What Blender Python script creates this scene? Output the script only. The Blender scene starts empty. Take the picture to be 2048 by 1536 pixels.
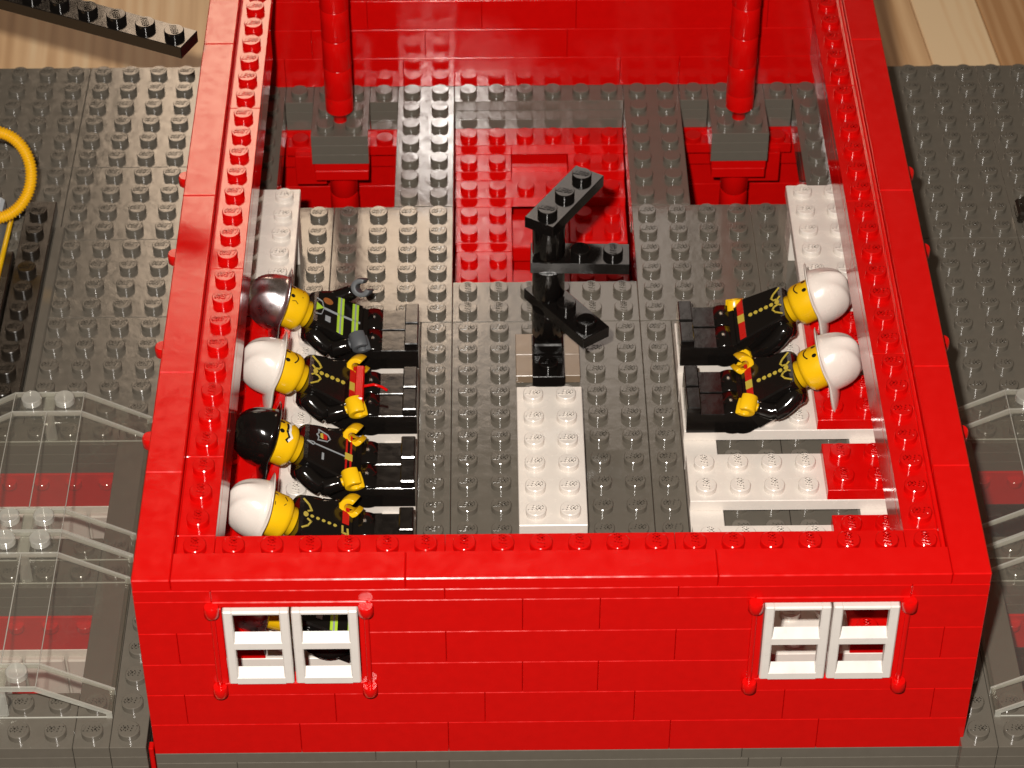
import bpy, math, random
from mathutils import Vector, Matrix
R = math.radians
random.seed(7)
S = bpy.context.scene
COL = S.collection

# ------------------------------------------------------------------ materials
def mat(name, col, rough=0.2, bump=0.012, metal=0.0, var=0.05, nscale=3.0, ior=1.52):
    m = bpy.data.materials.new(name); m.use_nodes = True
    nt = m.node_tree; N = nt.nodes; L = nt.links
    p = N['Principled BSDF']
    p.inputs['Metallic'].default_value = metal
    p.inputs['IOR'].default_value = ior
    tc = N.new('ShaderNodeTexCoord')
    n1 = N.new('ShaderNodeTexNoise'); n1.inputs['Scale'].default_value = nscale; n1.inputs['Detail'].default_value = 6
    L.new(tc.outputs['Object'], n1.inputs['Vector'])
    rp = N.new('ShaderNodeMapRange')
    rp.inputs['From Min'].default_value = 0.3; rp.inputs['From Max'].default_value = 0.75
    rp.inputs['To Min'].default_value = rough * 0.8; rp.inputs['To Max'].default_value = rough * 1.5
    L.new(n1.outputs['Fac'], rp.inputs['Value']); L.new(rp.outputs['Result'], p.inputs['Roughness'])
    mx = N.new('ShaderNodeMix'); mx.data_type = 'RGBA'
    mx.inputs[6].default_value = (*[c * (1 - var) for c in col], 1)
    mx.inputs[7].default_value = (*[min(1, c * (1 + var)) for c in col], 1)
    L.new(n1.outputs['Fac'], mx.inputs[0]); L.new(mx.outputs[2], p.inputs['Base Color'])
    n2 = N.new('ShaderNodeTexNoise'); n2.inputs['Scale'].default_value = 2.2; n2.inputs['Detail'].default_value = 2
    L.new(tc.outputs['Object'], n2.inputs['Vector'])
    n3 = N.new('ShaderNodeTexNoise'); n3.inputs['Scale'].default_value = 60; n3.inputs['Detail'].default_value = 3
    L.new(tc.outputs['Object'], n3.inputs['Vector'])
    b1 = N.new('ShaderNodeBump'); b1.inputs['Strength'].default_value = 0.25; b1.inputs['Distance'].default_value = bump
    b2 = N.new('ShaderNodeBump'); b2.inputs['Strength'].default_value = 0.12; b2.inputs['Distance'].default_value = 0.004
    L.new(n2.outputs['Fac'], b1.inputs['Height']); L.new(n3.outputs['Fac'], b2.inputs['Height'])
    L.new(b1.outputs['Normal'], b2.inputs['Normal']); L.new(b2.outputs['Normal'], p.inputs['Normal'])
    return m

def clear_mat(name, tint, gl=0.12, op=0.04):
    m = bpy.data.materials.new(name); m.use_nodes = True
    nt = m.node_tree; N = nt.nodes; L = nt.links
    p = N['Principled BSDF']; out = N['Material Output']
    p.inputs['Base Color'].default_value = (*tint, 1); p.inputs['Roughness'].default_value = 0.08
    tr = N.new('ShaderNodeBsdfTransparent'); tr.inputs['Color'].default_value = (*[0.55 + 0.45 * t for t in tint], 1)
    g = N.new('ShaderNodeBsdfGlossy'); g.inputs['Roughness'].default_value = 0.09
    nz = N.new('ShaderNodeTexNoise'); nz.inputs['Scale'].default_value = 1.1; nz.inputs['Detail'].default_value = 1; bp = N.new('ShaderNodeBump'); bp.inputs['Strength'].default_value = .5; bp.inputs['Distance'].default_value = .035; tcc = N.new('ShaderNodeTexCoord'); L.new(tcc.outputs['Object'], nz.inputs['Vector']); L.new(nz.outputs['Fac'], bp.inputs['Height']); L.new(bp.outputs['Normal'], g.inputs['Normal'])
    lw = N.new('ShaderNodeLayerWeight'); lw.inputs['Blend'].default_value = 0.22
    fr = N.new('ShaderNodeMath'); fr.operation = 'MULTIPLY_ADD'; fr.inputs[1].default_value = gl * 3; fr.inputs[2].default_value = gl * .25; fr.use_clamp = True; L.new(lw.outputs['Facing'], fr.inputs[0])
    m1 = N.new('ShaderNodeMixShader'); m2 = N.new('ShaderNodeMixShader')
    L.new(fr.outputs[0], m1.inputs['Fac']); L.new(tr.outputs[0], m1.inputs[1]); L.new(g.outputs[0], m1.inputs[2])
    m2.inputs['Fac'].default_value = op
    L.new(m1.outputs[0], m2.inputs[1]); L.new(p.outputs[0], m2.inputs[2]); L.new(m2.outputs[0], out.inputs['Surface'])
    return m

RED = mat('red_plastic', (0.65, 0.003, 0.0025), 0.15, ior=1.45)
RED2 = mat('red_plastic_wall', (0.60, 0.003, 0.0025), 0.10, var=0.10, ior=1.47)
GREY = mat('dark_grey_plastic', (0.134, 0.120, 0.098), 0.085, bump=0.016)
GREYP = mat('worn_dark_grey_plastic', (0.134, 0.120, 0.098), 0.12, bump=0.016, var=0.08)
WHITE = mat('white_plastic', (0.76, 0.71, 0.65), 0.22)
WHITE2 = mat('white_window_plastic', (0.74, 0.70, 0.66), 0.3)
BLACK = mat('black_plastic', (0.006, 0.005, 0.0045), 0.1, ior=1.46)
BLACKP = mat('worn_black_plastic', (0.02, 0.016, 0.012), 0.2)
YEL = mat('yellow_plastic', (0.84, 0.50, 0.006), 0.2)
HOSE = mat('yellow_hose_rubber', (0.84, 0.46, 0.004), 0.35)
SILV = mat('silver_metal', (0.72, 0.67, 0.69), 0.27, metal=1.0)
GLOVE = mat('slate_grey_plastic', (0.085, 0.093, 0.102), 0.42)
PRED = mat('red_print', (0.55, 0.012, 0.008), 0.3)
GOLD = mat('gold_print', (0.56, 0.44, 0.06), 0.3)
GOLDW = mat('gold_print_worn', (0.50, 0.40, 0.07), 0.35)
LIME = mat('lime_print', (0.46, 0.72, 0.05), 0.3)
LGREY = mat('grey_print', (0.33, 0.36, 0.38), 0.3)
BROWN = mat('copper_print', (0.36, 0.12, 0.03), 0.3)
DOT = mat('black_print', (0.006, 0.006, 0.005), 0.3)
WDOT = mat('white_print', (0.8, 0.78, 0.72), 0.3)
CLEAR = clear_mat('clear_plastic', (0.95, 0.94, 0.87), gl=.2, op=0.03)
CLEARE = clear_mat('clear_plastic_edge', (0.86, 0.86, 0.78), gl=.5, op=0.33)
BLUEW = mat('pale_blue_plastic', (0.50, 0.56, 0.60), 0.2)

def wood():
    m = bpy.data.materials.new('table_wood'); m.use_nodes = True
    nt = m.node_tree; N = nt.nodes; L = nt.links; p = N['Principled BSDF']
    p.inputs['Roughness'].default_value = 0.42
    tc = N.new('ShaderNodeTexCoord'); info = N.new('ShaderNodeAttribute'); info.attribute_name = 'tone'
    mp = N.new('ShaderNodeMapping'); mp.inputs['Scale'].default_value = (1.0, 0.045, 1.0)
    L.new(tc.outputs['Object'], mp.inputs['Vector'])
    n = N.new('ShaderNodeTexNoise'); n.inputs['Scale'].default_value = 1.3; n.inputs['Detail'].default_value = 5; n.inputs['Distortion'].default_value = 0.4
    L.new(mp.outputs[0], n.inputs['Vector'])
    w = N.new('ShaderNodeTexWave'); w.inputs['Scale'].default_value = 0.55; w.inputs['Distortion'].default_value = 5; w.inputs['Detail'].default_value = 3
    L.new(mp.outputs[0], w.inputs['Vector'])
    c = N.new('ShaderNodeValToRGB'); c.color_ramp.elements[0].position = 0.3; c.color_ramp.elements[1].position = 0.75
    c.color_ramp.elements[0].color = (0.50, 0.265, 0.11, 1); c.color_ramp.elements[1].color = (0.84, 0.56, 0.30, 1)
    a = N.new('ShaderNodeMath'); a.operation = 'MULTIPLY_ADD'; a.inputs[1].default_value = 0.16
    L.new(w.outputs['Fac'], a.inputs[0]); L.new(n.outputs['Fac'], a.inputs[2])
    s = N.new('ShaderNodeMath'); s.operation = 'ADD'; L.new(a.outputs[0], s.inputs[0]); 
    sb = N.new('ShaderNodeMath'); sb.operation = 'SUBTRACT'; L.new(info.outputs['Fac'], sb.inputs[0]); sb.inputs[1].default_value = 0.6
    L.new(sb.outputs[0], s.inputs[1]); c.color_ramp.elements.new(1.0).color = (0.95, 0.72, 0.44, 1); L.new(s.outputs[0], c.inputs['Fac']); L.new(c.outputs['Color'], p.inputs['Base Color'])
    return m
WOOD = wood()

# ------------------------------------------------------------------ mesh builder
class MB:
    def __init__(s): s.v = []; s.f = []; s.sm = []; s.mi = []; s.M = None; s.m = 0
    def add(s, vs, fs, smooth=False):
        o = len(s.v)
        if s.M is not None: vs = [tuple(s.M @ Vector(v)) for v in vs]
        s.v += [tuple(v) for v in vs]
        for f in fs:
            s.f.append([i + o for i in f]); s.sm.append(smooth); s.mi.append(s.m)
    def box(s, x0, x1, y0, y1, z0, z1, c=0.025, g=0.004):
        x0 += g; x1 -= g; y0 += g; y1 -= g
        c = min(c, (x1 - x0) * .45, (y1 - y0) * .45, (z1 - z0) * .45)
        xs = (x0, x1); ys = (y0, y1); zs = (z0, z1); vs = []; idx = {}
        for i in (0, 1):
            for j in (0, 1):
                for k in (0, 1):
                    X, Y, Z = xs[i], ys[j], zs[k]; a = c if i == 0 else -c; b = c if j == 0 else -c; d = c if k == 0 else -c
                    idx[i, j, k, 0] = len(vs); vs.append((X, Y + b, Z + d))
                    idx[i, j, k, 1] = len(vs); vs.append((X + a, Y, Z + d))
                    idx[i, j, k, 2] = len(vs); vs.append((X + a, Y + b, Z))
        fs = []
        def q(*k): fs.append([idx[t] for t in k])
        for i in (0, 1):
            k = [(i, 0, 0, 0), (i, 0, 1, 0), (i, 1, 1, 0), (i, 1, 0, 0)]; q(*(k if i == 0 else k[::-1]))
            k = [(0, i, 0, 1), (1, i, 0, 1), (1, i, 1, 1), (0, i, 1, 1)]; q(*(k if i == 0 else k[::-1]))
            k = [(0, 0, i, 2), (0, 1, i, 2), (1, 1, i, 2), (1, 0, i, 2)]; q(*(k if i == 0 else k[::-1]))
        for i in (0, 1):
            for j in (0, 1):
                o = (i + j) % 2
                k = [(i, j, 0, 0), (i, j, 0, 1), (i, j, 1, 1), (i, j, 1, 0)]; q(*(k[::-1] if o == 0 else k)[::-1])
                k = [(i, 0, j, 0), (i, 0, j, 2), (i, 1, j, 2), (i, 1, j, 0)]; q(*(k if o == 0 else k[::-1])[::-1])
                k = [(0, i, j, 1), (0, i, j, 2), (1, i, j, 2), (1, i, j, 1)]; q(*(k[::-1] if o == 0 else k)[::-1])
                for k2 in (0, 1):
                    pass
        for i in (0, 1):
            for j in (0, 1):
                for k in (0, 1):
                    t = [(i, j, k, 0), (i, j, k, 1), (i, j, k, 2)]; q(*(t if (i + j + k) % 2 == 0 else t[::-1]))
        s.add(vs, fs)
    def hexa(s, p):   # 8 points: bottom 4 ccw, top 4 ccw
        s.add(p, [(3, 2, 1, 0), (4, 5, 6, 7), (0, 1, 5, 4), (1, 2, 6, 5), (2, 3, 7, 6), (3, 0, 4, 7)])
    def lathe(s, prof, c=(0, 0, 0), n=20, cap0=False, cap1=True, ax='z'):
        vs = []; fs = []
        for (r, z) in prof:
            for k in range(n):
                a = 2 * math.pi * k / n; x, y = r * math.cos(a), r * math.sin(a)
                p = (x, y, z) if ax == 'z' else ((z, x, y) if ax == 'x' else (y, z, x))
                vs.append((c[0] + p[0], c[1] + p[1], c[2] + p[2]))
        for i in range(len(prof) - 1):
            for k in range(n):
                k2 = (k + 1) % n; fs.append((i * n + k, i * n + k2, (i + 1) * n + k2, (i + 1) * n + k))
        s.add(vs, fs, True)
        if cap1: s.add([vs[(len(prof) - 1) * n + k] for k in range(n)] if s.M is None else [vs[(len(prof) - 1) * n + k] for k in range(n)], [tuple(range(n))])
        if cap0: s.add([vs[k] for k in range(n)], [tuple(range(n))[::-1]])
    def tube(s, pts, rad, n=10, caps=True):
        rings = []; P = [Vector(p) for p in pts]; up = Vector((0.13, 0.37, 0.92)).normalized()
        for i, p in enumerate(P):
            d = (P[min(i + 1, len(P) - 1)] - P[max(i - 1, 0)]).normalized()
            a = d.cross(up)
            if a.length < 0.05: a = d.cross(Vector((1, 0, 0)))
            a.normalize(); b = a.cross(d); r = rad[i] if isinstance(rad, (list, tuple)) else rad
            rings.append([p + (a * math.cos(2 * math.pi * k / n) + b * math.sin(2 * math.pi * k / n)) * r for k in range(n)])
        vs = [q for r_ in rings for q in r_]; fs = []
        for i in range(len(P) - 1):
            for k in range(n):
                k2 = (k + 1) % n; fs.append((i * n + k2, i * n + k, (i + 1) * n + k, (i + 1) * n + k2))
        s.add(vs, fs, True)
        if caps: s.add(rings[0], [tuple(range(n))]); s.add(rings[-1], [tuple(range(n))[::-1]])
    def stud(s, x, y, z, rot=0, letters=True, r=0.3, M=None):
        s.lathe([(r, z - 0.002), (r, z + 0.188)], (x, y, 0), 22, cap1=False); s.lathe([(r, z + 0.188), (r - 0.022, z + 0.21)], (x, y, 0), 22)
        if letters:
            ca, sa = math.cos(R(rot)), math.sin(R(rot)); h = 0.018; zt = z + 0.209
            for (ax, ay, bx, by) in LET:
                dx, dy = bx - ax, by - ay; l = math.hypot(dx, dy); nx, ny = -dy / l * .017, dx / l * .017; ex, ey = dx / l * .012, dy / l * .012
                q = [(ax - ex - nx, ay - ey - ny), (bx + ex - nx, by + ey - ny), (bx + ex + nx, by + ey + ny), (ax - ex + nx, ay - ey + ny)]
                q = [(x + a * ca - b * sa, y + a * sa + b * ca) for a, b in q]
                s.add([(a, b, zt) for a, b in q] + [(a, b, zt + h) for a, b in q], [(4, 5, 6, 7), (0, 1, 5, 4), (1, 2, 6, 5), (2, 3, 7, 6), (3, 0, 4, 7)])
    def studs(s, x0, x1, y0, y1, z, rot=0, skip=None, letters=True):
        y = y0 + .5
        while y < y1 - 0.01:
            x = x0 + .5
            while x < x1 - 0.01:
                if not (skip and skip(x, y)): s.stud(x, y, z, rot, letters)
                x += 1
            y += 1
    def build(s, name, mats, parent=None):
        me = bpy.data.meshes.new(name); me.from_pydata(s.v, [], s.f)
        me.polygons.foreach_set('use_smooth', s.sm); me.polygons.foreach_set('material_index', s.mi)
        for m in (mats if isinstance(mats, (list, tuple)) else [mats]): me.materials.append(m)
        me.validate(); me.update()
        o = bpy.data.objects.new(name, me); COL.objects.link(o)
        if parent: o.parent = parent
        return o

def _letters():
    out = []; w = .092; h = .085; sh = .28
    def st(cx, pts):
        for a, b in zip(pts[:-1], pts[1:]):
            out.append((cx + a[0] + a[1] * sh, a[1], cx + b[0] + b[1] * sh, b[1]))
    st(-.165, [(-w * .4, h), (-w * .4, -h), (w * .4, -h)])
    st(-.055, [(w * .4, h), (-w * .4, h), (-w * .4, -h), (w * .4, -h)]); st(-.055, [(-w * .4, 0), (w * .3, 0)])
    st(.055, [(w * .45, h * .7), (0, h), (-w * .45, h * .4), (-w * .45, -h * .4), (0, -h), (w * .45, -h * .5), (w * .45, 0), (0.01, 0)])
    st(.165, [(0, h), (w * .45, h * .4), (w * .45, -h * .4), (0, -h), (-w * .45, -h * .4), (-w * .45, h * .4), (0, h)])
    return out
LET = _letters()

def tag(o, label=None, cat=None, group=None, kind=None):
    if label: o['label'] = label
    if cat: o['category'] = cat
    if group: o['group'] = group
    if kind: o['kind'] = kind
    return o
def empty(name, loc=(0, 0, 0), label=None, cat=None, group=None, kind=None):
    o = bpy.data.objects.new(name, None); COL.objects.link(o); o.location = loc; o.empty_display_size = .3
    return tag(o, label, cat, group, kind)

# ------------------------------------------------------------------ camera
cam = bpy.data.cameras.new('camera'); co = bpy.data.objects.new('camera', cam); COL.objects.link(co); S.camera = co
CP = Vector((9.269350954, -45.603082334, 54.406930365))
co.location = CP; co.rotation_mode = 'XYZ'; co.rotation_euler = (0.8389691446, 0.0010940009, -0.0111542746)
cam.sensor_width = 36; cam.lens = 5157.094 / 2048 * 36; cam.clip_start = 0.5; cam.clip_end = 3000
cam.dof.use_dof = True; cam.dof.focus_distance = 72.5; cam.dof.aperture_fstop = 0.5

# ------------------------------------------------------------------ the table
mb = MB(); TZ = -7.0
edges = [-90, -60, -34, -12, 8, 21, 27.75, 30.55, 43, 60, 80, 100]
tones = [0.70, 0.72, 0.74, 0.74, 0.64, 0.60, 1.1, 0.36, 0.5, 0.7, .6]
ttone = []
for i in range(len(edges) - 1):
    n0 = len(mb.v); mb.box(edges[i], edges[i + 1], 1, 140, TZ - 2, TZ, c=.06, g=.02); ttone += [tones[i]] * (len(mb.v) - n0)
tb = mb.build('wooden_table', WOOD)
at = tb.data.attributes.new('tone', 'FLOAT', 'POINT'); at.data.foreach_set('value', ttone)
tb.matrix_world = Matrix.Translation((28.55, 40, 0)) @ Matrix.Rotation(R(4.0), 4, 'Z') @ Matrix.Translation((-28.55, -40, 0))
tb['kind'] = 'structure'

# ------------------------------------------------------------------ building
B = empty('toy_building', (11, 16, 0), 'red brick-built fire station storey, open on top, seen from above', 'toy building')
def bpart(mb, name, m, parent=None):
    o = mb.build(name, m, parent or B)
    if parent is None: o.matrix_parent_inverse = Matrix.Translation((-11, -16, 0))
    return o
TOP = 6.8
def row(mb, joints, y0, y1, z0, z1, skip=()):
    for a, b in zip(joints[:-1], joints[1:]):
        if any(a >= s0 and b <= s1 for s0, s1 in skip): continue
        mb.box(a, b, y0, y1, z0, z1, c=.018)
win = [(2, 6), (16, 20)]
f = MB()
row(f, [0, 4, 8, 14, 18, 22], 0, 1, 0, 1.2)
row(f, [0, 1, 5, 9, 13, 17, 21, 22], 0, 1, 1.2, 2.4)
row(f, [0, 2, 6, 10, 12, 16, 20, 22], 0, 1, 2.4, 3.6, win)
row(f, [0, 1, 2, 6, 8, 14, 16, 20, 21, 22], 0, 1, 3.6, 4.8, win)
row(f, [0, 2, 6, 10, 12, 16, 20, 22], 0, 1, 4.8, 6.0, win)
for a, b in ((0, 2), (2, 8), (8, 14), (14, 20), (20, 22)): f.box(a, b, 0, 2, 6.0, 6.4, c=.018)
f.box(2, 20, 1, 2, 4.9, 6.0)
f.studs(1, 21, 1, 2, 6.4, 90)
bpart(f, 'front_wall', RED2)
g = MB()
for a, b in ((1, 7), (7, 15), (15, 21)): g.box(a, b, 0, 1, 6.4, 6.8, c=.03)
bpart(g, 'coping_tiles', RED)
# side walls: windows at y 6..10 and 14..18
for sx in (0, 1):
    def X(a, b): return (a, b) if sx == 0 else (22 - b, 22 - a)
    w = MB(); sw = [(6.2, 10.2), (14.2, 18.2)]
    js = [[1, 5, 9, 13, 17, 21, 25, 30], [1, 3, 7, 11, 15, 19, 23, 27, 30], [1, 3, 6.2, 10.2, 14.2, 18.2, 22, 26, 30], [1, 4, 6.2, 10.2, 12, 14.2, 18.2, 20, 24, 30], [1, 6.2, 10.2, 14.2, 18.2, 21, 25, 30]]
    for k, J in enumerate(js):
        for a, b in zip(J[:-1], J[1:]):
            if k >= 2 and any(a >= s0 and b <= s1 for s0, s1 in sw): continue
            x0, x1 = X(0, 1); w.box(x0, x1, a, b, k * 1.2, k * 1.2 + 1.2, c=.018)
    x0, x1 = X(0, 2)
    P_ = [2, 5, 13, 21, 30] if sx == 0 else [2, 9, 16, 22, 30]
    for a, b in zip(P_[:-1], P_[1:]): w.box(x0, x1, a, b, 6.0, 6.4, c=.018)
    x0, x1 = X(1, 2)
    zl = 4.8
    for a, b in zip([2, 8, 14, 20, 26][:-1], [2, 8, 14, 20, 26][1:]): w.box(x0, x1, a, b, zl, 6.0, c=.01, g=.001)
    w.studs(x0, x1, 2, 8, 6.4, 90 if sx == 0 else 180); w.studs(x0, x1, 8, 13, 6.4, 180); w.studs(x0, x1, 13, 21, 6.4, 0 if sx == 1 else 180); w.studs(x0, x1, 21, 30, 6.4, 180 if sx else 0)
    bpart(w, 'side_wall', RED2)
    g = MB(); x0, x1 = X(0, 1)
    for a, b in ((0, 4), (4, 8), (8, 16), (16, 24), (24, 32)): g.box(x0, x1, a, b, 6.4, 6.8, c=.03, g=.006)
    x0, x1 = X(1.0, 1.12) if sx == 1 else X(1.0, 1.03)
    g.box(x0, x1, 1.1, 31, 6.4, 6.56, c=.02)
    bpart(g, 'coping_tiles', RED)
    for (a, b) in sw:
        x0, x1 = X(-.02, 1); q = MB()
        q.box(x0, x1, a, b, 2.4, 2.9); q.box(x0, x1, a, b, 5.75, 6.0)
        q.box(x0, x1, a, a + .25, 2.9, 5.75); q.box(x0, x1, b - .25, b, 2.9, 5.75)
        wf = bpart(q, 'window', RED)
        for yy in (a + .1, b - .1):
            for zz in (2.65, 5.6):
                k = MB(); k.lathe([(.19, zz), (.23, zz + .04), (.23, zz + .3), (.2, zz + .36)], (-.16 if sx == 0 else 22.16, yy, 0), 18, cap0=True); k.build('hinge_knob', RED, wf)
        for a2, b2 in ((a + .25, a + 2), (a + 2, b - .25)):
            k = MB(); xm = .1 if sx == 0 else 21.9
            def bar(y0, y1, z0, z1): k.box(xm - .1, xm + .1, y0, y1, z0, z1, c=.03)
            bar(a2, a2 + .25, 2.95, 5.75); bar(b2 - .25, b2, 2.95, 5.75); bar(a2 + .25, b2 - .25, 2.95, 3.25); bar(a2 + .25, b2 - .25, 5.5, 5.75); bar(a2 + .25, b2 - .25, 4.2, 4.5)
            k.build('shutter', WHITE2, wf)
w = MB()
for k, J in enumerate([[0, 2, 6.2, 13.9, 16, 22], [0, 3, 7, 12, 18, 22], [0, 5, 9, 12.3, 19, 22], [0, 3, 8, 14, 22], [0, 6, 11, 15, 22]]):
    row(w, J, 30, 31, .8 + k * 1.2, min(.8 + k * 1.2 + 1.2, 6.0) if k < 4 else 6.0)
row(w, [0, 8, 14, 22], 30, 32, 6.0, 6.4)
w.studs(1, 21, 30, 31, 6.4, 0)
w.box(0, 22, 31, 32, -.4, 6.0)
bpart(w, 'back_wall', RED2)
g = MB(); row(g, [1, 7, 15, 21], 31, 32, 6.4, 6.8); bpart(g, 'coping_tiles', RED)
# front windows
for wx in (2, 16):
    q = MB(); a, b = wx, wx + 4
    q.box(a, b, -.03, .4, 2.4, 2.92, c=.05); q.box(a, b, -.03, 1, 5.8, 6.0)
    q.box(a, a + .24, -.06, 1, 2.92, 5.8); q.box(b - .24, b, -.06, 1, 2.92, 5.8)
    wf = bpart(q, 'window', RED)
    for xx in (a + .0, b - .04):
        for zz in (2.55, 5.62):
            k = MB(); k.lathe([(.16, zz + .02), (.2, zz + .06), (.2, zz + .3), (.18, zz + .35)], (xx, -.14, 0), 20, cap0=True); k.build('hinge_knob', RED, wf)
        k = MB(); k.lathe([(.07, 2.9), (.07, 5.65)], (xx, -.07, 0), 12); k.build('hinge_rod', RED, wf)
    for (x0, x1) in ((a + .26, a + 1.97), (a + 2.03, b - .26)):
        k = MB()
        def bar(x0_, x1_, z0, z1, y0=-.13, y1=.14): k.box(x0_, x1_, y0, y1, z0, z1, c=.035, g=0)
        t = .25
        bar(x0, x0 + t, 2.97, 5.74); bar(x1 - t, x1, 2.97, 5.74); bar(x0 + t - .03, x1 - t + .03, 5.6, 5.735, -.127, .137)
        for z0 in (2.975, 4.32):   # sloped rails
            ya, yb = -.127, .14
            k.hexa([(x0 + t - .03, ya, z0), (x1 - t + .03, ya, z0), (x1 - t + .03, yb, z0), (x0 + t - .03, yb, z0),
                    (x0 + t - .03, ya, z0 + .22), (x1 - t + .03, ya, z0 + .22), (x1 - t + .03, yb, z0 + .4), (x0 + t - .03, yb, z0 + .4)])
        k.build('shutter', WHITE2, wf)
# base course under the building
g = MB()
for k in range(3):
    J = [[0, 6, 16, 22], [0, 2.2, 7.1, 8, 16.2, 17.1, 22], [0, 5, 11, 22]][k]
    row(g, J, 0, 2, -.4 * (k + 1), -.4 * k)
bpart(g, 'base_course', GREYP)
g = MB(); g.box(0.02, .35, .05, 1, -6, -1.2); g.box(.02, 21.98, .03, 1, -6.9, -1.2)
g.box(0, 1, 1, 32, -6.9, 0); g.box(21, 22, 1, 32, -6.9, 0)
g.box(-.17, -.03, .02, .3, -3, .2)
bpart(g, 'lower_storey_wall', RED2)

# ------------------------------------------------------------------ inner floor
FL = empty('floor', (0, 0, 0), kind='structure')
Z = .8
plates = [(1, 7, 1, 9, 180), (7, 8, 1, 17, 180), (1, 7, 9, 17, 180), (8, 14, 1, 17, 0), (14, 15, 1, 17, 180), (15, 18, 1, 17, 0), (18, 21, 1, 17, 0),
          (1, 4, 17, 23, 180), (4, 8, 17, 23, 180), (8, 14, 17, 19, 90), (14, 18, 17, 23, 0), (18, 21, 17, 23, 0),
          (6, 8, 23, 30, 180), (14, 16, 23, 30, 0), (8, 14, 29, 30, 90), (2, 3, 29, 30, 0), (5, 6, 29, 30, 0), (16, 17, 29, 30, 0), (19, 20, 29, 30, 0), (1, 2, 23, 30, 0), (20, 21, 23, 30, 0)]
skipb = lambda x, y: (10 < x < 12 and 7 < y < 13) or (10 < x < 12 and 14 < y < 16)
for (a, b, c, d, rot) in plates:
    p = MB(); p.box(a, b, c + .0, d, Z - .4, Z, c=.016, g=.008)
    if d == 30:
        p.box(a, b, c, d, -.4 - .0, 0, c=.012, g=.01); p.box(a, b, c, d, 0, Z - .4, c=.012, g=.006)
    p.studs(a, b, c, d, Z, rot, skipb, letters=not (c >= 23))
    o = p.build('floor_plate', GREY, FL); o.location = (0, .06, 0)

# ------------------------------------------------------------------ stairs
p = MB()
for (y0, y1, zt, full) in [(28, 29, -.4, 1), (27, 28, -.8, 0), (26, 27, -1.2, 1), (24, 26, -1.6, 0), (22, 24, -2.0, 0), (20, 22, -2.4, 0), (18, 20, -2.8, 0)]:
    if full: p.box(8, 14, y0, y1 + .6, zt - .4, zt, c=.02)
    else: p.box(8, 10, y0, y1 + .4, zt - .4, zt, c=.02); p.box(12, 14, y0, y1 + .4, zt - .4, zt, c=.02)
    p.studs(8, 14, y0, y1, zt, 0, None if full else (lambda x, y: 10 < x < 12), letters=False)
p.box(10, 11, 18, 29, -4.0, -3.0); p.box(10, 12, 24.2, 26, -2.6, -1.9); p.box(10, 12, 22, 23.6, -3.2, -2.5); p.box(10, 12, 27.5, 28.6, -1.6, -1.0)
o = p.build('staircase', RED); o.location = (0, .06, 0)
tag(o, 'glossy red studded plate staircase going down through the central floor opening', 'stairs')

# lower room walls seen through the openings
p = MB()
for (a, b) in ((2, 6), (16, 20)):
    for k in range(5): p.box(a - 1, b + 1, 29.4, 30, -2.0 - 1.2 * (k + 1), -2.0 - 1.2 * k, c=.02)
    p.box(a - 1, b + 1, 29.0, 30, -2.0, -1.2, c=.02); p.box(a - 1, b + 1, 29.1, 30, -1.2, -.8, c=.02); p.box(a - 1, b + 1, 29.0, 30, -.8, -.41, c=.02)
    for x in range(a, b): p.stud(x + .5, 28.7, -.65, 0, False)
    p.box(a, b, 28.4, 29.4, -1.05, -.65, c=.02)
p.box(2.3, 3.4, 28.1, 29.0, -2.1, -.85); p.box(18.2, 19.6, 28.1, 29.0, -2.1, -.85)
p.box(7.6, 14.4, 29.2, 30, -6.8, -.41); p.box(7.4, 7.9, 19, 29.2, -6.8, -.2); p.box(14.1, 14.6, 19, 29.2, -6.8, -.2)
p.box(1.0, 21.0, 1, 30, -6.95, -6.8)
o = p.build('lower_room_wall', RED2); tag(o, 'red brick wall of the room below seen through the square floor openings', 'wall')

# ------------------------------------------------------------------ fire poles
for i, cx in enumerate((4, 18)):
    t = empty('fire_pole', (cx, 28.05, .8), ('left' if i == 0 else 'right') + ' red pole of stacked round bricks standing on a grey bracket', 'pole', 'red poles at the back wall')
    h = MB()
    for k in range(3): h.box(-1, 1, -1, 2, -.4 * (k + 1), -.4 * k, c=.012)
    h.studs(-1, 1, -1, 2, 0, 0, letters=False)
    h.build('bracket', GREY, t)
    h = MB(); h.box(-.95, .98, -.9, 1.6, -1.6, -1.2, c=.02); h.box(-.93, .96, -.9, 1.6, -2.0, -1.6, c=.02); h.build('bracket_base', RED, t)
    h = MB(); z = .1; h.lathe([(.24, .0), (.24, .28), (.38, .36), (.49, .5)], n=28, cap1=False)
    h.lathe([(.49, .5), (.49, 1.1), (.46, 1.16)], n=28)
    z = 1.14
    while z < 17:
        h.lathe([(.47, z - .03), (.495, z), (.5, z + .03), (.485, z + .6), (.485, z + 1.15), (.47, z + 1.17)], n=28); z += 1.2
    h.build('pole_shaft', RED, t)
    h = MB()
    for k in range(4): h.lathe([(.40, -3.2 - 1.2 * k), (.5, -3.05 - 1.2 * k), (.5, -2.1 - 1.2 * k), (.47, -2.0 - 1.2 * k)], n=24)
    h.build('lower_shaft', RED, t)

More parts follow.
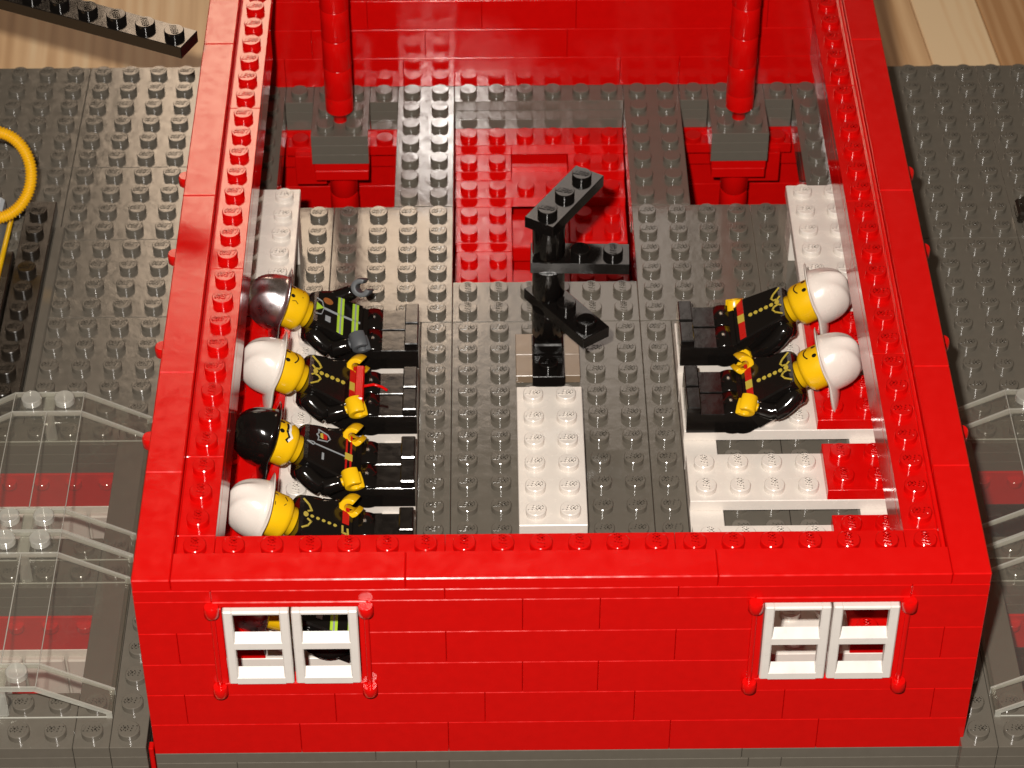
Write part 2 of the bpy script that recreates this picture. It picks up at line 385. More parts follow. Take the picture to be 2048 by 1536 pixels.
# ------------------------------------------------------------------ beds
pos = ['closest to the front wall', 'second from the front wall', 'third from the front wall', 'fourth from the front wall', 'fifth from the front wall']
occ_l = ['under the reclining figure at the left window', 'under the lower left figure with worn gold buttons', 'under the figure in the black helmet', 'under the white-helmeted figure holding the red tool', 'under the figure in the silver helmet']
occ_r = ['empty, behind the right window', 'empty, cut off by the front wall', 'empty and fully in view beside the right wall', 'under the lower right figure', 'under the upper right figure']
for side in (0, 1):
    for k, yc in enumerate((3, 6, 9, 12, 15)):
        t = empty('bunk_bed', (4 if side == 0 else 18, yc, .8), 'white plate bed with red pillow, ' + (occ_l if side == 0 else occ_r)[k], 'bed', 'white beds along both walls')
        if side: t.rotation_euler.z = 0
        sg = -1 if side == 0 else 1    # pillow end
        p = MB(); p.box(-3, 3, -1, 1, .4, .8, c=.02)
        p.studs(-3, 3, -1, 1, .8, 90, lambda x, y: x * sg > 1)
        p.build('mattress', WHITE, t)
        p = MB(); a, b = (1, 3) if side else (-3, -1); p.box(a, b, -1, 1, .802, 1.2, c=.02); p.studs(a, b, -1, 1, 1.2, 90); p.build('pillow', RED, t)
        for (a, b) in ((-3, -2), (2, 3)):
            p = MB(); p.box(a, b, -1.85, 1, 0.0, .398, c=.015); p.build('leg', WHITE, t)

# ------------------------------------------------------------------ white side benches, centre table
for i, (x0, x1) in enumerate(((1, 3), (19, 21))):
    t = empty('white_bench', ((x0 + x1) / 2, 19, .8), 'long white studded bench beside the ' + ('left wall behind the silver helmet' if i == 0 else 'right wall behind the upper right white helmet'), 'bench', 'white benches by the walls')
    p = MB(); p.box(-1, 1, -3, 3, 1.2, 1.6, c=.02); p.studs(-1, 1, -3, 3, 1.6, 0); p.build('bench_top', WHITE, t)
    p = MB(); p.box(-1, 1, 1.0, 2.2, 0, 1.2, c=.02); p.build('support', WHITE, t)
    p = MB(); p.box(-1, 1, -2.9, -1.9, 0, 1.2, c=.02); p.build('support', WHITE, t)
t = empty('centre_table', (11, 10.06, .8), 'white studded two by six table in the middle of the floor', 'table')
p = MB(); p.box(-1, 1, -3, 3, .4, .8, c=.02); p.studs(-1, 1, -3, 3, .8, 0); p.build('table_top', WHITE, t)
p = MB(); p.box(-1, 1, -3, 3, 0.0, .398, c=.02); p.build('table_base', WHITE, t)

# ------------------------------------------------------------------ black stand with arms
t = empty('black_coat_stand', (11, 15, .8), 'black brick-built stand with three crooked arms behind the white table', 'stand')
p = MB(); p.box(-1, 1, -1, 0, 0.1, .4, c=.015); p.box(-1, 1, 0, 1, 0.1, .4, c=.015); p.box(-.9, .9, -.9, .9, 0, .12)
o = p.build('foot_plate', mat('foot_tile_reflection', (.23, .165, .11), .15), t)  # tan reflection on the tiles is put into the base colour
p = MB(); p.box(-.5, .5, -1.5, .5, .4, .8, c=.02); p.stud(0, -1, .8, 0); p.build('base_plate', BLACK, t)
p = MB()
p.box(-.47, .47, -.47, .47, .8, 1.2, c=.05)
for z0 in (1.2, 2.8, 4.4):
    p.lathe([(.41, z0 - .02), (.41, z0 + .08), (.5, z0 + .17), (.5, z0 + 1.2)], n=32)
p.build('post', BLACK, t)
def arm(z, ang, n, s0, cut=False, rot=0, y0=0):
    p = MB(); p.M = Matrix.Translation((-.05, y0, 0)) @ Matrix.Rotation(R(ang), 4, 'Z')
    a, b = -.5, n - .5
    if not cut: p.box(a, b, -.5, .5, z, z + .4, c=.015)
    else:
        p.box(a, b - .35, -.5, .5, z, z + .4, c=.015)
        q = [(b - .36, -.49), (b - .2, -.49), (b, -.2), (b, .2), (b - .2, .49), (b - .36, .49)]
        p.add([(x, y, z) for x, y in q] + [(x, y, z + .4) for x, y in q], [tuple(range(6))[::-1], tuple(range(6, 12))] + [(i, (i + 1) % 6, (i + 1) % 6 + 6, i + 6) for i in range(6)])
    for k in range(s0, n): p.stud(k, 0, z + .4, rot)
    p.lathe([(.36, z - .02), (.36, z)], n=8)
    return p.build('arm', BLACK, t)
arm(5.6, 57.5, 3, 0, rot=-57.5 - 20); arm(4.0, -2.0, 3, 1, rot=90, y0=.1); arm(2.4, -54, 3, 1, rot=20, y0=.25)

# ------------------------------------------------------------------ toy figures
def build_torso_print(kind, parent, M):
    def strip(mb, pts, w, close=False):      # thick polyline in (x, z)
        for a, b in zip(pts[:-1], pts[1:]):
            dx, dz = b[0] - a[0], b[1] - a[1]; l = math.hypot(dx, dz) or 1; nx, nz = -dz / l * w / 2, dx / l * w / 2; ex, ez = dx / l * w * .3, dz / l * w * .3
            quad(mb, [(a[0] - nx - ex, a[1] - nz - ez), (b[0] - nx + ex, b[1] - nz + ez), (b[0] + nx + ex, b[1] + nz + ez), (a[0] + nx - ex, a[1] + nz - ez)])
    def quad(mb, q):
        n = len(q); y0, y1 = -.47, -.494
        mb.add([(x, y0, z) for x, z in q] + [(x, y1, z) for x, z in q], [tuple(range(n, 2 * n)), tuple(range(n))[::-1]] + [(i, (i + 1) % n, (i + 1) % n + n, i + n) for i in range(n)])
    def disc(mb, x, z, rx, rz=None): quad(mb, [(x + rx * math.cos(a * math.pi / 7), z + (rz or rx) * math.sin(a * math.pi / 7)) for a in range(14)])
    out = []
    def done(mb, name, m): out.append(mb.build(name, m, parent))
    if kind in ('gold', 'worn'):
        p = MB(); p.M = M; m = GOLD if kind == 'gold' else GOLDW
        for sx in (-1, 1):
            p = MB(); p.M = M
            if kind == 'gold': strip(p, [(sx * .60, 3.17), (sx * .42, 2.98), (sx * .26, 2.9), (sx * .15, 2.96), (sx * .12, 3.08), (sx * .2, 3.16)], .045)
            else: strip(p, [(sx * .56, 3.14), (sx * .42, 2.99)], .05); strip(p, [(sx * .42, 2.99), (sx * .22, 2.9), (sx * .15, 3.0)], .045)
            done(p, 'collar_print', m)
        p = MB(); p.M = M; disc(p, 0, 3.06, .09, .07)
        for i in range(5): b = MB(); b.M = M; disc(b, 0.01, 2.88 - i * .165, .068 if kind == 'gold' else .045, .062 if kind == 'gold' else .05); done(b, 'button', m)
        if kind == 'gold': quad(p, [(-.17, 1.82), (.17, 1.82), (.17, 2.02), (-.17, 2.02)])
        else: strip(p, [(-.17, 1.84), (.05, 1.86)], .05); strip(p, [(-.16, 1.9), (-.15, 2.0), (.1, 2.01)], .05)
        done(p, 'buckle_print', m)
        p = MB(); p.M = M; e = .0 if kind == 'gold' else .04
        quad(p, [(-.93 + e, 1.83), (-.19 - e, 1.83), (-.19 - e, 2.02), (-.90 + e, 2.02)]); done(p, 'belt_print', PRED); p = MB(); p.M = M; quad(p, [(.19 + e, 1.83), (.93 - e, 1.83), (.90 - e, 2.02), (.19 + e, 2.02)])
        done(p, 'belt_print', PRED)
    elif kind == 'lime':
        p = MB(); p.M = M
        for z0 in (2.32, 1.86):
            quad(p, [(-.84, z0), (.84, z0), (.82, z0 + .07), (-.82, z0 + .07)]); quad(p, [(-.82, z0 + .12), (.82, z0 + .12), (.8, z0 + .19), (-.8, z0 + .19)])
        quad(p, [(.02, 2.95), (.16, 3.17), (-.2, 3.17)])
        done(p, 'stripe_print', LIME)
        p = MB(); p.M = M
        for z0 in (2.39, 1.93): quad(p, [(-.83, z0), (.83, z0), (.83, z0 + .05), (-.83, z0 + .05)])
        strip(p, [(0, 2.94), (-.02, 2.6), (.02, 1.8)], .02); strip(p, [(.05, 2.94), (.03, 2.6), (.07, 1.8)], .02)
        strip(p, [(-.36, 3.17), (-.3, 3.0), (0, 2.94), (.3, 3.0), (.36, 3.17)], .02)
        quad(p, [(-.52, 2.72), (-.28, 2.72), (-.28, 2.88), (-.5, 2.88)])
        done(p, 'zip_print', LGREY)
        p = MB(); p.M = M; disc(p, .42, 2.82, .13, .15); done(p, 'badge_print', BROWN)
    elif kind == 'chief':
        p = MB(); p.M = M
        strip(p, [(.2, 2.86), (.28, 2.58), (.42, 2.5), (.56, 2.58), (.64, 2.86), (.5, 2.84), (.42, 2.9), (.34, 2.84), (.2, 2.86)], .025)
        strip(p, [(0, 3.17), (-.06, 2.98), (0, 2.92), (.05, 2.98), (0, 3.17)], .02); strip(p, [(0, 2.9), (-.02, 2.02)], .03)
        quad(p, [(-.52, 2.66), (-.26, 2.66), (-.26, 2.72), (-.52, 2.72)])
        done(p, 'badge_outline_print', LGREY)
        p = MB(); p.M = M; quad(p, [(.34, 2.6), (.5, 2.6), (.54, 2.72), (.34, 2.7)]); quad(p, [(-.92, 1.85), (.92, 1.85), (.92, 1.9), (-.92, 1.9)]); quad(p, [(-.91, 1.98), (.91, 1.98), (.91, 2.03), (-.91, 2.03)]); done(p, 'belt_print', PRED)
        p = MB(); p.M = M; quad(p, [(.33, 2.71), (.54, 2.73), (.5, 2.8), (.36, 2.79)]); done(p, 'badge_print', GOLD)
        p = MB(); p.M = M @ Matrix.Translation((0, -.012, 0)); quad(p, [(-.13, 1.83), (.13, 1.83), (.13, 2.05), (-.13, 2.05)]); done(p, 'buckle_print', GOLD)
    return out

def face_print(kind, parent, M):
    rr = .642
    def seg(mb, pts, w):
        for a, b in zip(pts[:-1], pts[1:]):
            dx, dz = b[0] - a[0], b[1] - a[1]; l = math.hypot(dx, dz); nx, nz = -dz / l * w / 2, dx / l * w / 2; ex, ez = dx / l * w * .3, dz / l * w * .3
            poly(mb, [(a[0] - nx - ex, a[1] - nz - ez), (b[0] - nx + ex, b[1] - nz + ez), (b[0] + nx + ex, b[1] + nz + ez), (a[0] + nx - ex, a[1] + nz - ez)])
    def poly(mb, q):
        def cyl(x, z, r): t = x / rr; return (r * math.sin(t), -r * math.cos(t), z)
        n = len(q); mb.add([cyl(x, z, rr - .02) for x, z in q] + [cyl(x, z, rr + .006) for x, z in q], [tuple(range(n, 2 * n))] + [(i, (i + 1) % n, (i + 1) % n + n, i + n) for i in range(n)])
    def disc(mb, x, z, r, r2=None): poly(mb, [(x + r * math.cos(a * math.pi / 7), z + (r2 or r) * math.sin(a * math.pi / 7)) for a in range(14)])
    p = MB(); p.M = M
    ez, mz = 4.02, 3.70
    if kind == 'smile':
        for ex in (-.19, .19): p = MB(); p.M = M; disc(p, ex, ez, .062, .075); p.build('eye_print', DOT, parent)
        p = MB(); p.M = M; seg(p, [(-.2 + .4 * i / 8, mz + .09 * ((i - 4) / 4) ** 2) for i in range(9)], .04)
        p.build('face_print', DOT, parent)
    elif kind == 'worn':
        seg(p, [(-.25, ez + .03), (-.15, ez + .04)], .02); seg(p, [(.13, ez - .04), (.17, ez + .05), (.22, ez - .02)], .02); seg(p, [(.03, mz), (.16, mz + .06)], .03); seg(p, [(-.17, mz + .08), (-.1, mz + .03)], .02)
        p.build('face_print', DOT, parent)
    elif kind == 'stern':
        disc(p, -.2, ez, .06, .07); disc(p, .2, ez, .06, .07); seg(p, [(-.13, mz), (.16, mz - .01)], .03); seg(p, [(-.33, ez + .13), (-.12, ez + .1)], .04); seg(p, [(.33, ez + .13), (.12, ez + .1)], .04)
        seg(p, [(-.4, mz + .1), (-.33, mz + .2), (-.37, mz + .3)], .02); seg(p, [(.4, mz + .1), (.33, mz + .2), (.37, mz + .3)], .02)
        p.build('face_print', DOT, parent)
    elif kind == 'moustache':
        disc(p, -.19, ez, .065, .075); disc(p, .19, ez, .065, .075)
        for sx in (-1, 1):
            seg(p, [(sx * .34, ez + .17), (sx * .2, ez + .2), (sx * .1, ez + .13)], .06)
            seg(p, [(0, mz + .12), (sx * .14, mz + .13), (sx * .3, mz + .03), (sx * .42, mz + .1)], .12)
        p.build('face_print', DOT, parent)
        p = MB(); p.M = M @ Matrix.Translation((0, -.008, 0))
        for sx in (-1, 1): seg(p, [(sx * .03, mz + .08), (sx * .16, mz + .08), (sx * .3, mz - .01), (sx * .42, mz + .06)], .07)
        p.build('moustache_print', WDOT, parent)

def make_helmet(m, parent, M):
    """fire helmet: dome, crest ridge, brim that is short and upturned in front, long and drooping behind"""
    p = MB(); nth, nt_ = 56, 22; vs = []; zb = 4.15
    def outer(t, th, off=0.0):
        # th=0 front (-y). t 0 apex .. .7 dome base .. 1 brim edge
        c, s_ = math.cos(th), math.sin(th)
        back = max(0, -c); front = max(0, c)
        if t <= .7:
            a = t / .7 * math.pi / 2
            rx, ry = .82 - off, (.86 + .08 * back) - off
            r = math.sin(a) ** .9; z = zb + (1.02 - off) * math.cos(a)
            x, y = rx * r * s_, -ry * r * c
            z += .27 * math.exp(-(x / .13) ** 2) * max(0, math.sin(a * 1.1)) * (1 - (t / .7) ** 4)   # crest
            x2 = abs(x); z += .11 * math.exp(-((x2 - .42) / .09) ** 2) * math.sin(a) * (1 - (t / .7) ** 3)
            return (x, y, z)
        u = (t - .7) / .3; ext = .12 + .26 * front ** 2 + .86 * back ** 2.6
        rx = .82 - off + ext * u * .7; ry = (.86 + .08 * back) - off + ext * u
        droop = -.06 * u + .16 * front ** 3 * u ** 1.5 - .42 * back ** 1.8 * u ** 1.3
        return (rx * s_, -ry * c, zb + droop)
    ts = [i / 14 * .7 for i in range(15)] + [.7 + .3 * j / 6 for j in range(1, 7)]
    for side, off in ((0, 0), (1, .06)):
        for t_ in ts:
            for k in range(nth):
                x, y, z = outer(max(t_, .003), 2 * math.pi * k / nth, off); vs.append((x, y, z - (off * .9)))
    n = len(ts); fs = []
    for i in range(n - 1):
        for k in range(nth):
            k2 = (k + 1) % nth
            fs.append((i * nth + k, (i + 1) * nth + k, (i + 1) * nth + k2, i * nth + k2)); o = n * nth
            fs.append((o + i * nth + k, o + i * nth + k2, o + (i + 1) * nth + k2, o + (i + 1) * nth + k))
    for k in range(nth):
        k2 = (k + 1) % nth; fs.append(((n - 1) * nth + k, n * nth + (n - 1) * nth + k, n * nth + (n - 1) * nth + k2, (n - 1) * nth + k2))
    p.M = M; p.add(vs, fs, True); return p.build('helmet', m, parent)

def figure(x, yc, side, label, helmet, prnt, face, hand, armpose=(0, 0), pitch=31, yaw=0):
    t = empty('toy_figure', (x, yc, 2.1), label, 'toy figure', 'firefighter figures lying on the beds')
    Zp = Vector((-1 if side == 0 else 1, 0, 0)); Yp = Vector((0, 0, -1)); Xp = Yp.cross(Zp)
    Rm = Matrix((Xp, Yp, Zp)).transposed().to_4x4()
    t.matrix_world = Matrix.Translation((x, yc, 1.94)) @ Matrix.Rotation(R(yaw), 4, 'Z') @ Rm
    # legs
    for sx in (-1, 1):
        p = MB(); a, b = (.03, .97) if sx > 0 else (-.97, -.03)
        p.box(a, b, -.42, .335, .0, 1.42, c=.018); p.box(a + .003, b - .003, -.70, -.3, .004, .42, c=.03)
        p.lathe([(.43, a + .005), (.46, a + .03), (.46, b - .03), (.43, b - .005)], (0, -.06, 1.4), 30, cap0=True, ax='x')
        p.box(a + .006, b - .006, -.38, .33, 1.1, 1.7, c=.1)
        p.build('leg', BLACK, t)
    U = Matrix.Translation((0, 0, 1.62)) @ Matrix.Rotation(R(pitch), 4, 'X') @ Matrix.Translation((0, 0, -1.3))
    UT = U @ Matrix.Translation((0, 0, 1.72)) @ Matrix.Diagonal((1, 1, 1.1, 1)) @ Matrix.Translation((0, 0, -1.72))
    UH = U @ Matrix.Translation((0, 0, .16))
    p = MB(); p.M = U; p.box(-.96, .96, -.44, .46, 1.3, 1.72, c=.05); p.lathe([(.44, -.95), (.44, .95)], (0, 0, 1.4), 24, cap0=True, ax='x'); p.build('hips', BLACK, t)
    # torso
    p = MB(); p.M = UT; c = .05
    zs = [(1.72, 0), (1.76, .02), (3.16, .02), (3.24, -.05)]
    ring = []
    for z, g in [(1.72, .97), (3.12, .76), (3.22, .70)]:
        yy = .47 if z < 3.2 else .41
        q = [(-g + c, -yy), (g - c, -yy), (g, -yy + c), (g, yy - c), (g - c, yy), (-g + c, yy), (-g, yy - c), (-g, -yy + c)]
        ring.append([(a, b, z) for a, b in q])
    vs = ring[0] + ring[1] + ring[2]; fs = [tuple(range(8))[::-1], tuple(range(16, 24))]
    for i in range(2):
        for k in range(8): k2 = (k + 1) % 8; fs.append((i * 8 + k, i * 8 + k2, (i + 1) * 8 + k2, (i + 1) * 8 + k))
    p.add(vs, fs); torso = p.build('torso', BLACK, t)
    build_torso_print(prnt, torso, UT)
    # head
    p = MB(); p.M = UH
    prof = [(.40, 3.22), (.43, 3.25), (.43, 3.38), (.46, 3.40), (.54, 3.43), (.61, 3.50), (.64, 3.60), (.64, 4.30), (.61, 4.40), (.50, 4.46), (.3, 4.47)]
    p.lathe(prof, n=40); head = p.build('head', YEL, t)
    face_print(face, head, UH)
    make_helmet(helmet, t, UH @ Matrix.Translation((0, 0, .03)) @ Matrix.Translation((0, 0, 4.2)) @ Matrix.Rotation(R(-6), 4, 'X') @ Matrix.Translation((0, 0, -4.2)))
    # arms and hands
    for i, sx in enumerate((-1, 1)):
        ap = armpose[i]
        sh = Vector((sx * .80, 0, 2.98)); out = .22 + .5 * (ap == 1)
        if ap == 0: el = Vector((sx * 1.06, .02, 2.42)); wr = Vector((sx * .98, -.36, 2.02)); hd = Vector((sx * .93, -.62, 1.78))
        elif ap == 1: el = Vector((sx * 1.12, -.1, 2.5)); wr = Vector((sx * 1.22, -.62, 2.12)); hd = Vector((sx * 1.25, -.92, 1.93))
        elif ap == 2: el = Vector((sx * 1.0, .1, 2.38)); wr = Vector((sx * .92, -.15, 1.95)); hd = Vector((sx * .9, -.3, 1.68))
        elif ap == 3: el = Vector((sx * 1.04, .16, 2.36)); wr = Vector((sx * 1.0, .22, 1.9)); hd = Vector((sx * .98, .22, 1.6))
        p = MB(); p.M = UT
        pts = []; rd = []
        s0 = Vector((sx * .70, 0, 3.02))
        ctrl = [s0, sh, (sh + el) / 2 + Vector((sx * .04, .03, 0)), el, (el + wr) / 2 + Vector((0, .02, -.01)), wr]
        rads = [.20, .30, .29, .27, .245, .22]
        for j in range(len(ctrl) - 1):
            for q in range(5):
                u = q / 5; u2 = u * u * (3 - 2 * u) if False else u
                c0 = ctrl[max(j - 1, 0)]; c1 = ctrl[j]; c2 = ctrl[j + 1]; c3 = ctrl[min(j + 2, len(ctrl) - 1)]
                pt = .5 * ((2 * c1) + (-c0 + c2) * u + (2 * c0 - 5 * c1 + 4 * c2 - c3) * u * u + (-c0 + 3 * c1 - 3 * c2 + c3) * u ** 3)
                pts.append(pt); rd.append(rads[j] * (1 - u) + rads[j + 1] * u)
        pts.append(wr); rd.append(.2)
        p.tube(pts, rd, 16); arm_o = p.build('arm', BLACK, t)
        d = (hd - wr).normalized(); p = MB(); p.M = UT
        p.tube([wr - d * .05, wr + d * .12], .13, 14)
        # C-shaped grip
        ax = Vector((0, 0, 1)); ax = (ax - d * ax.dot(d)).normalized() if ap != 2 else Vector((0, 1, 0)).cross(d).normalized()
        ha = 1.0 * sx; ax = (ax * math.cos(ha) + d.cross(ax) * math.sin(ha)).normalized()
        sd = ax.cross(d); cen = wr + d * .31; ro, ri, hh = .285, .14, .25; ng = 18; V = []
        for k in range(ng + 1):
            a = math.pi + (-1 + 2 * k / ng) * R(142); e = d * math.cos(a) + sd * math.sin(a)
            for rr_, h_ in ((ri, -hh), (ro, -hh), (ro + .015, 0), (ro, hh), (ri, hh)): V.append(cen + e * rr_ + ax * h_)
        F = []
        for k in range(ng):
            for j in range(5): j2 = (j + 1) % 5; F.append((k * 5 + j, (k + 1) * 5 + j, (k + 1) * 5 + j2, k * 5 + j2))
        F += [(0, 1, 2, 3, 4), tuple(ng * 5 + j for j in (4, 3, 2, 1, 0))]
        p.add(V, F, False); h_o = p.build('hand', hand, arm_o)
        md = h_o.modifiers.new('b', 'BEVEL'); md.width = .02; md.segments = 2; md.limit_method = 'ANGLE'
        for poly in h_o.data.polygons: poly.use_smooth = True
    return t

fx = 7.0
figure(fx, 14.88, 0, 'figure in a silver helmet with lime stripes and dark grey gloves, one arm raised', SILV, 'lime', 'stern', GLOVE, (0, 1))
figure(fx, 11.92, 0, 'smiling white-helmeted figure on the left, directly above the black-helmeted one, red tool at its belt', WHITE, 'gold', 'smile', YEL, (0, 0))
figure(fx, 8.84, 0, 'figure in a black helmet with a moustache and a badge on its jacket', BLACK, 'chief', 'moustache', YEL, (0, 0))
figure(fx, 5.88, 0, 'white-helmeted figure with worn gold buttons and faded face, cut off by the front wall', WHITE, 'worn', 'worn', YEL, (0, 0))
figure(fx + .45, 2.7, 0, 'lime-striped figure seen only through the left front window', SILV, 'lime', 'stern', GLOVE, (2, 2), 22)
figure(15.05, 14.9, 1, 'upper of the two smiling white-helmeted figures on the right, next to the white bench', WHITE, 'gold', 'smile', YEL, (2, 3), 32)
figure(15.06, 11.87, 1, 'lower of the two smiling white-helmeted figures on the right, above the empty bed', WHITE, 'gold', 'smile', YEL, (0, 0), 32)
# red tool across the belt of the second figure
p = MB(); p.box(5.16, 5.44, 11.0, 12.5, 2.76, 3.04, c=.04)
p.tube([(5.4, 11.8, 2.8), (5.7, 11.9, 2.78), (5.95, 11.86, 2.72), (6.12, 11.74, 2.68)], .045, 8)
o = p.build('red_tool', RED); tag(o, 'red bar-shaped tool with a thin tail lying across the belt of a white-helmeted figure', 'tool')

# ------------------------------------------------------------------ side decks with garages below
def deck(side):
    t = empty('side_deck', (0, 0, 0), ('left' if side == 0 else 'right') + ' dark grey studded deck beside the red building with two openings under clear canopies', 'deck', 'grey decks beside the building')
    y_off = -.1 if side == 0 else -.36
    def X(a, b): return (-.2 - b, -.2 - a) if side == 0 else (21.9 + a, 21.9 + b)   # distance from building
    def add(a, b, c, d, studs=True):
        x0, x1 = X(a, b); p = MB(); p.box(x0, x1, c, d, 0, .4, c=.015, g=.006); p.box(x0, x1, c, d, -.4, -.002, c=.012, g=.008); p.box(x0, x1, c, d, -.8, -.402, c=.012, g=.007)
        if studs: p.studs(x0, x1, c, d, .4, 180 if side == 0 else 0)
        o = p.build('deck_plate', GREYP, t); o.location = (0, y_off, 0)
    for (c, d) in ((26, 32), (22, 26), (18, 22), (13, 18)) if side == 0 else ((22, 32), (13, 22)):
        add(0, 5, c, d); add(5, 11, c, d)
    add(0, 1, 0, 13); add(1, 2, 0, 13, False)
    for (c, d) in ((0, 2), (6, 8), (12, 13)): add(2, 7, c, d, True)
    add(7, 11, 0, 13)
    # extra studs on the frame next to canopies
    p = MB(); x0, x1 = X(1, 2)
    for yy in (.5, 1.5, 6.5, 7.5, 12.5): p = MB(); p.stud((x0 + x1) / 2, yy, .4, 0); o = p.build('frame_stud', GREYP, t); o.location = (0, y_off, 0)
    for (c, d) in ((2, 6), (8, 12)):
        x0, x1 = X(2, 7)
        p = MB(); p.box(x0, x1, d - .05, d + 1, -2.2, -.8, c=.02)
        for k in range(5): p.stud(x0 + .5 + k, d - .05, -1.25, 0, False, r=.24)
        xa, xb = X(1.8, 2.0); p.box(xa, xb, c, d, -2.6, -.8); p.box(x0, x1, c - 1, c, -4, -.8); p.box(xa, xb, c, d, -6.8, -4.6)
        o = p.build('garage_wall', RED2, t); o.location = (0, y_off, 0)
        p = MB()
        for k in range(4): a = x0 + .1 + k * 1.25; p.box(a, a + 1.17, d - .3, d - .05, -4.4, -2.4, c=.05)
        p.box(x0, x1, d - .05, d + .2, -4.6, -2.2)
        o = p.build('garage_window', WHITE2 if side == 0 else BLACKP, t); o.location = (0, y_off, 0)
        p = MB(); p.box(x0, x1, c, d, -6.0, -5.6); o = p.build('garage_floor', RED2, t); o.location = (0, y_off, 0)
        p = MB(); p.M = Matrix.Translation(((x0 + x1) / 2, d - .6, -3.6)); p.box(-1.6, .6, -.8, .1, -.4, .2, c=.1); p.tube([(-2.3, -.5, 0), (-1.2, -.6, .3), (.3, -.6, .4), (1.2, -.5, .1)], .25, 10)
        o = p.build('stored_part', RED, t); o.location = (0, y_off, 0)
    p = MB(); x0, x1 = X(.05, 11); p.box(x0, x1, .1, 31, -6.9, -.82); o = p.build('deck_underside', RED2, t); o.location = (0, y_off, 0)
    # carve the underside: replace by four walls around the openings
    me = MB(); 
    xa, xb = X(.05, 1.8); me.box(xa, xb, .1, 31, -6.9, -.82)
    xa, xb = X(7.05, 11); me.box(xa, xb, .1, 31, -6.9, -.82)
    xa, xb = X(1.8, 7.05); me.box(xa, xb, .1, 1.0, -6.9, -.82); me.box(xa, xb, 13.1, 31, -6.9, -.82)
    o.data.clear_geometry(); o.data.from_pydata(me.v, [], me.f); o.data.update()
    return t, X, y_off
deck(0); deck(1)

# ------------------------------------------------------------------ clear canopies
def canopy(xc, y0, y1, label, flip=1):
    t = empty('clear_canopy', (xc, (y0 + y1) / 2, .4), label, 'canopy', 'clear canopies over the deck openings')
    h = (y1 - y0) / 2; top = 1.28
    prof = [(-3, .0), (-3, .22), (-1.05, top), (1.05, top), (3, .22), (3, .0)]
    th = .11
    inn = [(-3 + th, .0), (-3 + th, .22), (-1.0, top - th), (1.0, top - th), (3 - th, .22), (3 - th, .0)]
    p = MB()
    def quadsolid(a, b, c, d, ya, yb):
        p.hexa([(a[0], ya, a[1]), (b[0], ya, b[1]), (b[0], yb, b[1]), (a[0], yb, a[1]), (d[0], ya, d[1]), (c[0], ya, c[1]), (c[0], yb, c[1]), (d[0], yb, d[1])])
    for i in range(5):
        p.m = 0; quadsolid(inn[i], inn[i + 1], prof[i + 1], prof[i], -h + .02, h - .02)
    p.build('roof_shell', [CLEAR, CLEARE], t)
    for ya, yb in ((-h, -h + .9), (h - .9, h)):
        p = MB()
        for yy in (ya, yb - .05):
            for i in range(5): quadsolid((inn[i][0] * .985, inn[i][1] - .05), (inn[i + 1][0] * .985, inn[i + 1][1] - .05), (prof[i + 1][0] * 1.003, prof[i + 1][1] + .01), (prof[i][0] * 1.003, prof[i][1] + .005), yy, yy + .05)
        p.build('end_rib', CLEARE, t)
        p = MB(); p.box(-3, 3, ya, ya + .05, .0, .06); p.box(-.18, .18, ya + .05, yb - .05, 0, top - .12, c=.05)
        p.build('brace', CLEARE, t)
        for k in (-1, 1): p = MB(); p.stud(k * .5, (ya + yb) / 2, top + .012, 0, False); p.build('stud', CLEARE, t)
    p = MB(); p.tube([(0, -h + .9, top + .005), (0, h - .9, top + .005)], .02, 6); p.tube([(-1.05, -h, top), (-1.05, h, top)], .016, 6); p.tube([(1.05, -h, top), (1.05, h, top)], .016, 6); p.build('crease', CLEARE, t)
for (a, b, n) in ((6.95, 12.9, 'rear'), (.95, 6.93, 'front')):
    canopy(-4.22, a, b, n + ' clear canopy on the left deck')
    canopy(25.95, a - .25, b - .25, n + ' clear canopy on the right deck, mostly out of frame')

# ------------------------------------------------------------------ left background things
t = empty('black_plate_beam', (0, 0, 0), 'long thin black studded plate poking in at the top left above the deck', 'plate')
A = Vector((-.12, 18.62, 11.0)); Bv = Vector((-4.98, 20.9, 11.0))
d = (Bv - A); L_ = d.length; ang = math.atan2(d.y, d.x)
p = MB(); p.M = Matrix.Translation((A.x, A.y, 10.8)) @ Matrix.Rotation(ang, 4, 'Z')
p.box(-.5, 9.5, -.5, .5, -.4, 0, c=.015)
for k in range(10): p.stud(k, 0, 0, 180 - 50)
o = p.build('plate', BLACK, t)

t = empty('black_vehicle', (-6.4, 18, .4), 'black studded toy vehicle with a pale blue block, parked on the left deck', 'toy vehicle')
p = MB(); p.M = Matrix.Translation((0, -18, 0)); 
p.box(-.0, 1.0, 13.2, 23.5, 0.0, .4, c=.02); p.studs(-.02, .98, 13.3, 23.4, .4, 180)
p.box(-4.5, -.02, 12.5, 20.5, 0.0, .7, c=.03); p.build('chassis', BLACKP, t)
p = MB(); p.M = Matrix.Translation((0, -18, 0)); p.box(-4.0, -.55, 20.6, 22.8, .0, 1.2, c=.1); p.stud(-1.0, 22.2, 1.2, 0, False); p.build('cab', BLUEW, t)
p = MB(); p.tube([(-.3, 4.3, .75), (-.35, 1.0, .75)], .09, 8); p.build('rod', YEL, t)
p = MB()
for k in range(3): p.box(-.75 + .1 * (k - 1), -.5 + .1 * (k - 1), .9 - 1.2 * k, 1.4 - 1.2 * k, .702, .76)
p.build('marking', WHITE2, t)
p = MB(); p.box(1.02, 1.38, -4.5, 4.5, 0.0, .12, c=.04); p.build('running_board', GREY, t)

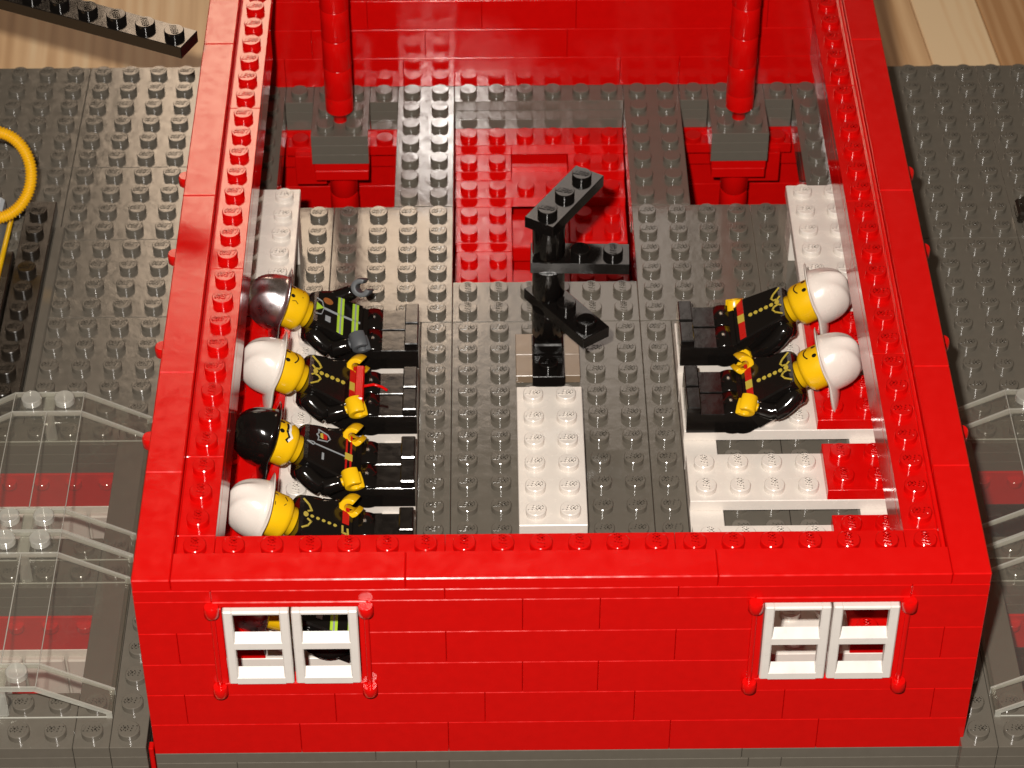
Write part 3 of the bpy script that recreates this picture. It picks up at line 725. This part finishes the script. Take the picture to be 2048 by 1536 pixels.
p = MB(); cen = Vector((-7.05, 22.1, 3.0)); ux = Vector((1, 0, 0)); uy = Vector((0, .66, .75)); pts = []; rad = []
N_ = 560
for i in range(N_ + 1):
    a = R(-150 + 330 * i / N_); pts.append(cen + ux * 1.24 * math.cos(a) + uy * 1.42 * math.sin(a)); rad.append(.19 + .022 * math.sin(i / N_ * 2 * math.pi * 78))
p.tube(pts, rad, 16)
o = p.build('yellow_hose', HOSE); tag(o, 'ribbed yellow hose loop at the left edge of the picture', 'hose')
p = MB(); p.box(26.95, 27.9, 22.3, 23.2, .42, .9, c=.08); p.box(27.2, 28.2, 21.3, 22.3, .42, .7, c=.08); p.stud(27.35, 22.75, .9, 0, False)
o = p.build('black_clip', BLACKP); tag(o, 'small black clip on the right deck, cut by the picture edge', 'clip')

# ------------------------------------------------------------------ light
w = bpy.data.worlds.new('World'); S.world = w; w.use_nodes = True
w.node_tree.nodes['Background'].inputs[0].default_value = (1.0, .72, .5, 1); w.node_tree.nodes['Background'].inputs[1].default_value = 0.08
def area(name, loc, target, sx, sy, power, col, shape='RECTANGLE'):
    l = bpy.data.lights.new(name, 'AREA'); l.shape = shape; l.size = sx
    if shape in ('RECTANGLE', 'ELLIPSE'): l.size_y = sy
    l.energy = power; l.color = col
    o = bpy.data.objects.new(name, l); COL.objects.link(o); o.location = loc
    o.rotation_euler = (Vector(target) - Vector(loc)).to_track_quat('-Z', 'Y').to_euler(); return o
RM = co.rotation_euler.to_matrix(); right = RM @ Vector((1, 0, 0)); up = RM @ Vector((0, 1, 0))
fl = CP - right * 3.0 + up * 3.4
area('camera_flash', fl, (11, 14, 1), 1.5, .9, 72000, (1.0, .935, .86))
def env_lamp(name, az, el, w_deg, h_deg, rad, col, D=420):
    a, e = R(az), R(el); src = Vector((4, 18, 2)); dirv = Vector((math.sin(a) * math.cos(e), math.cos(a) * math.cos(e), math.sin(e)))
    sx = 2 * D * math.tan(R(w_deg / 2)); sy = 2 * D * math.tan(R(h_deg / 2))
    area(name, src + dirv * D, src, sx, sy, rad * math.pi * sx * sy, col)
env_lamp('room_lamp', -5.2, 35.0, 8.8, 11.6, 9.0, (1.0, .74, .52))
env_lamp('room_window', 3.0, 37.5, 7.4, 11.0, 2.4, (1.0, .86, .76))

S.view_settings.view_transform = 'Standard'; S.view_settings.look = 'None'; S.view_settings.gamma = 1; S.view_settings.exposure = 0
S.render.engine = 'CYCLES'
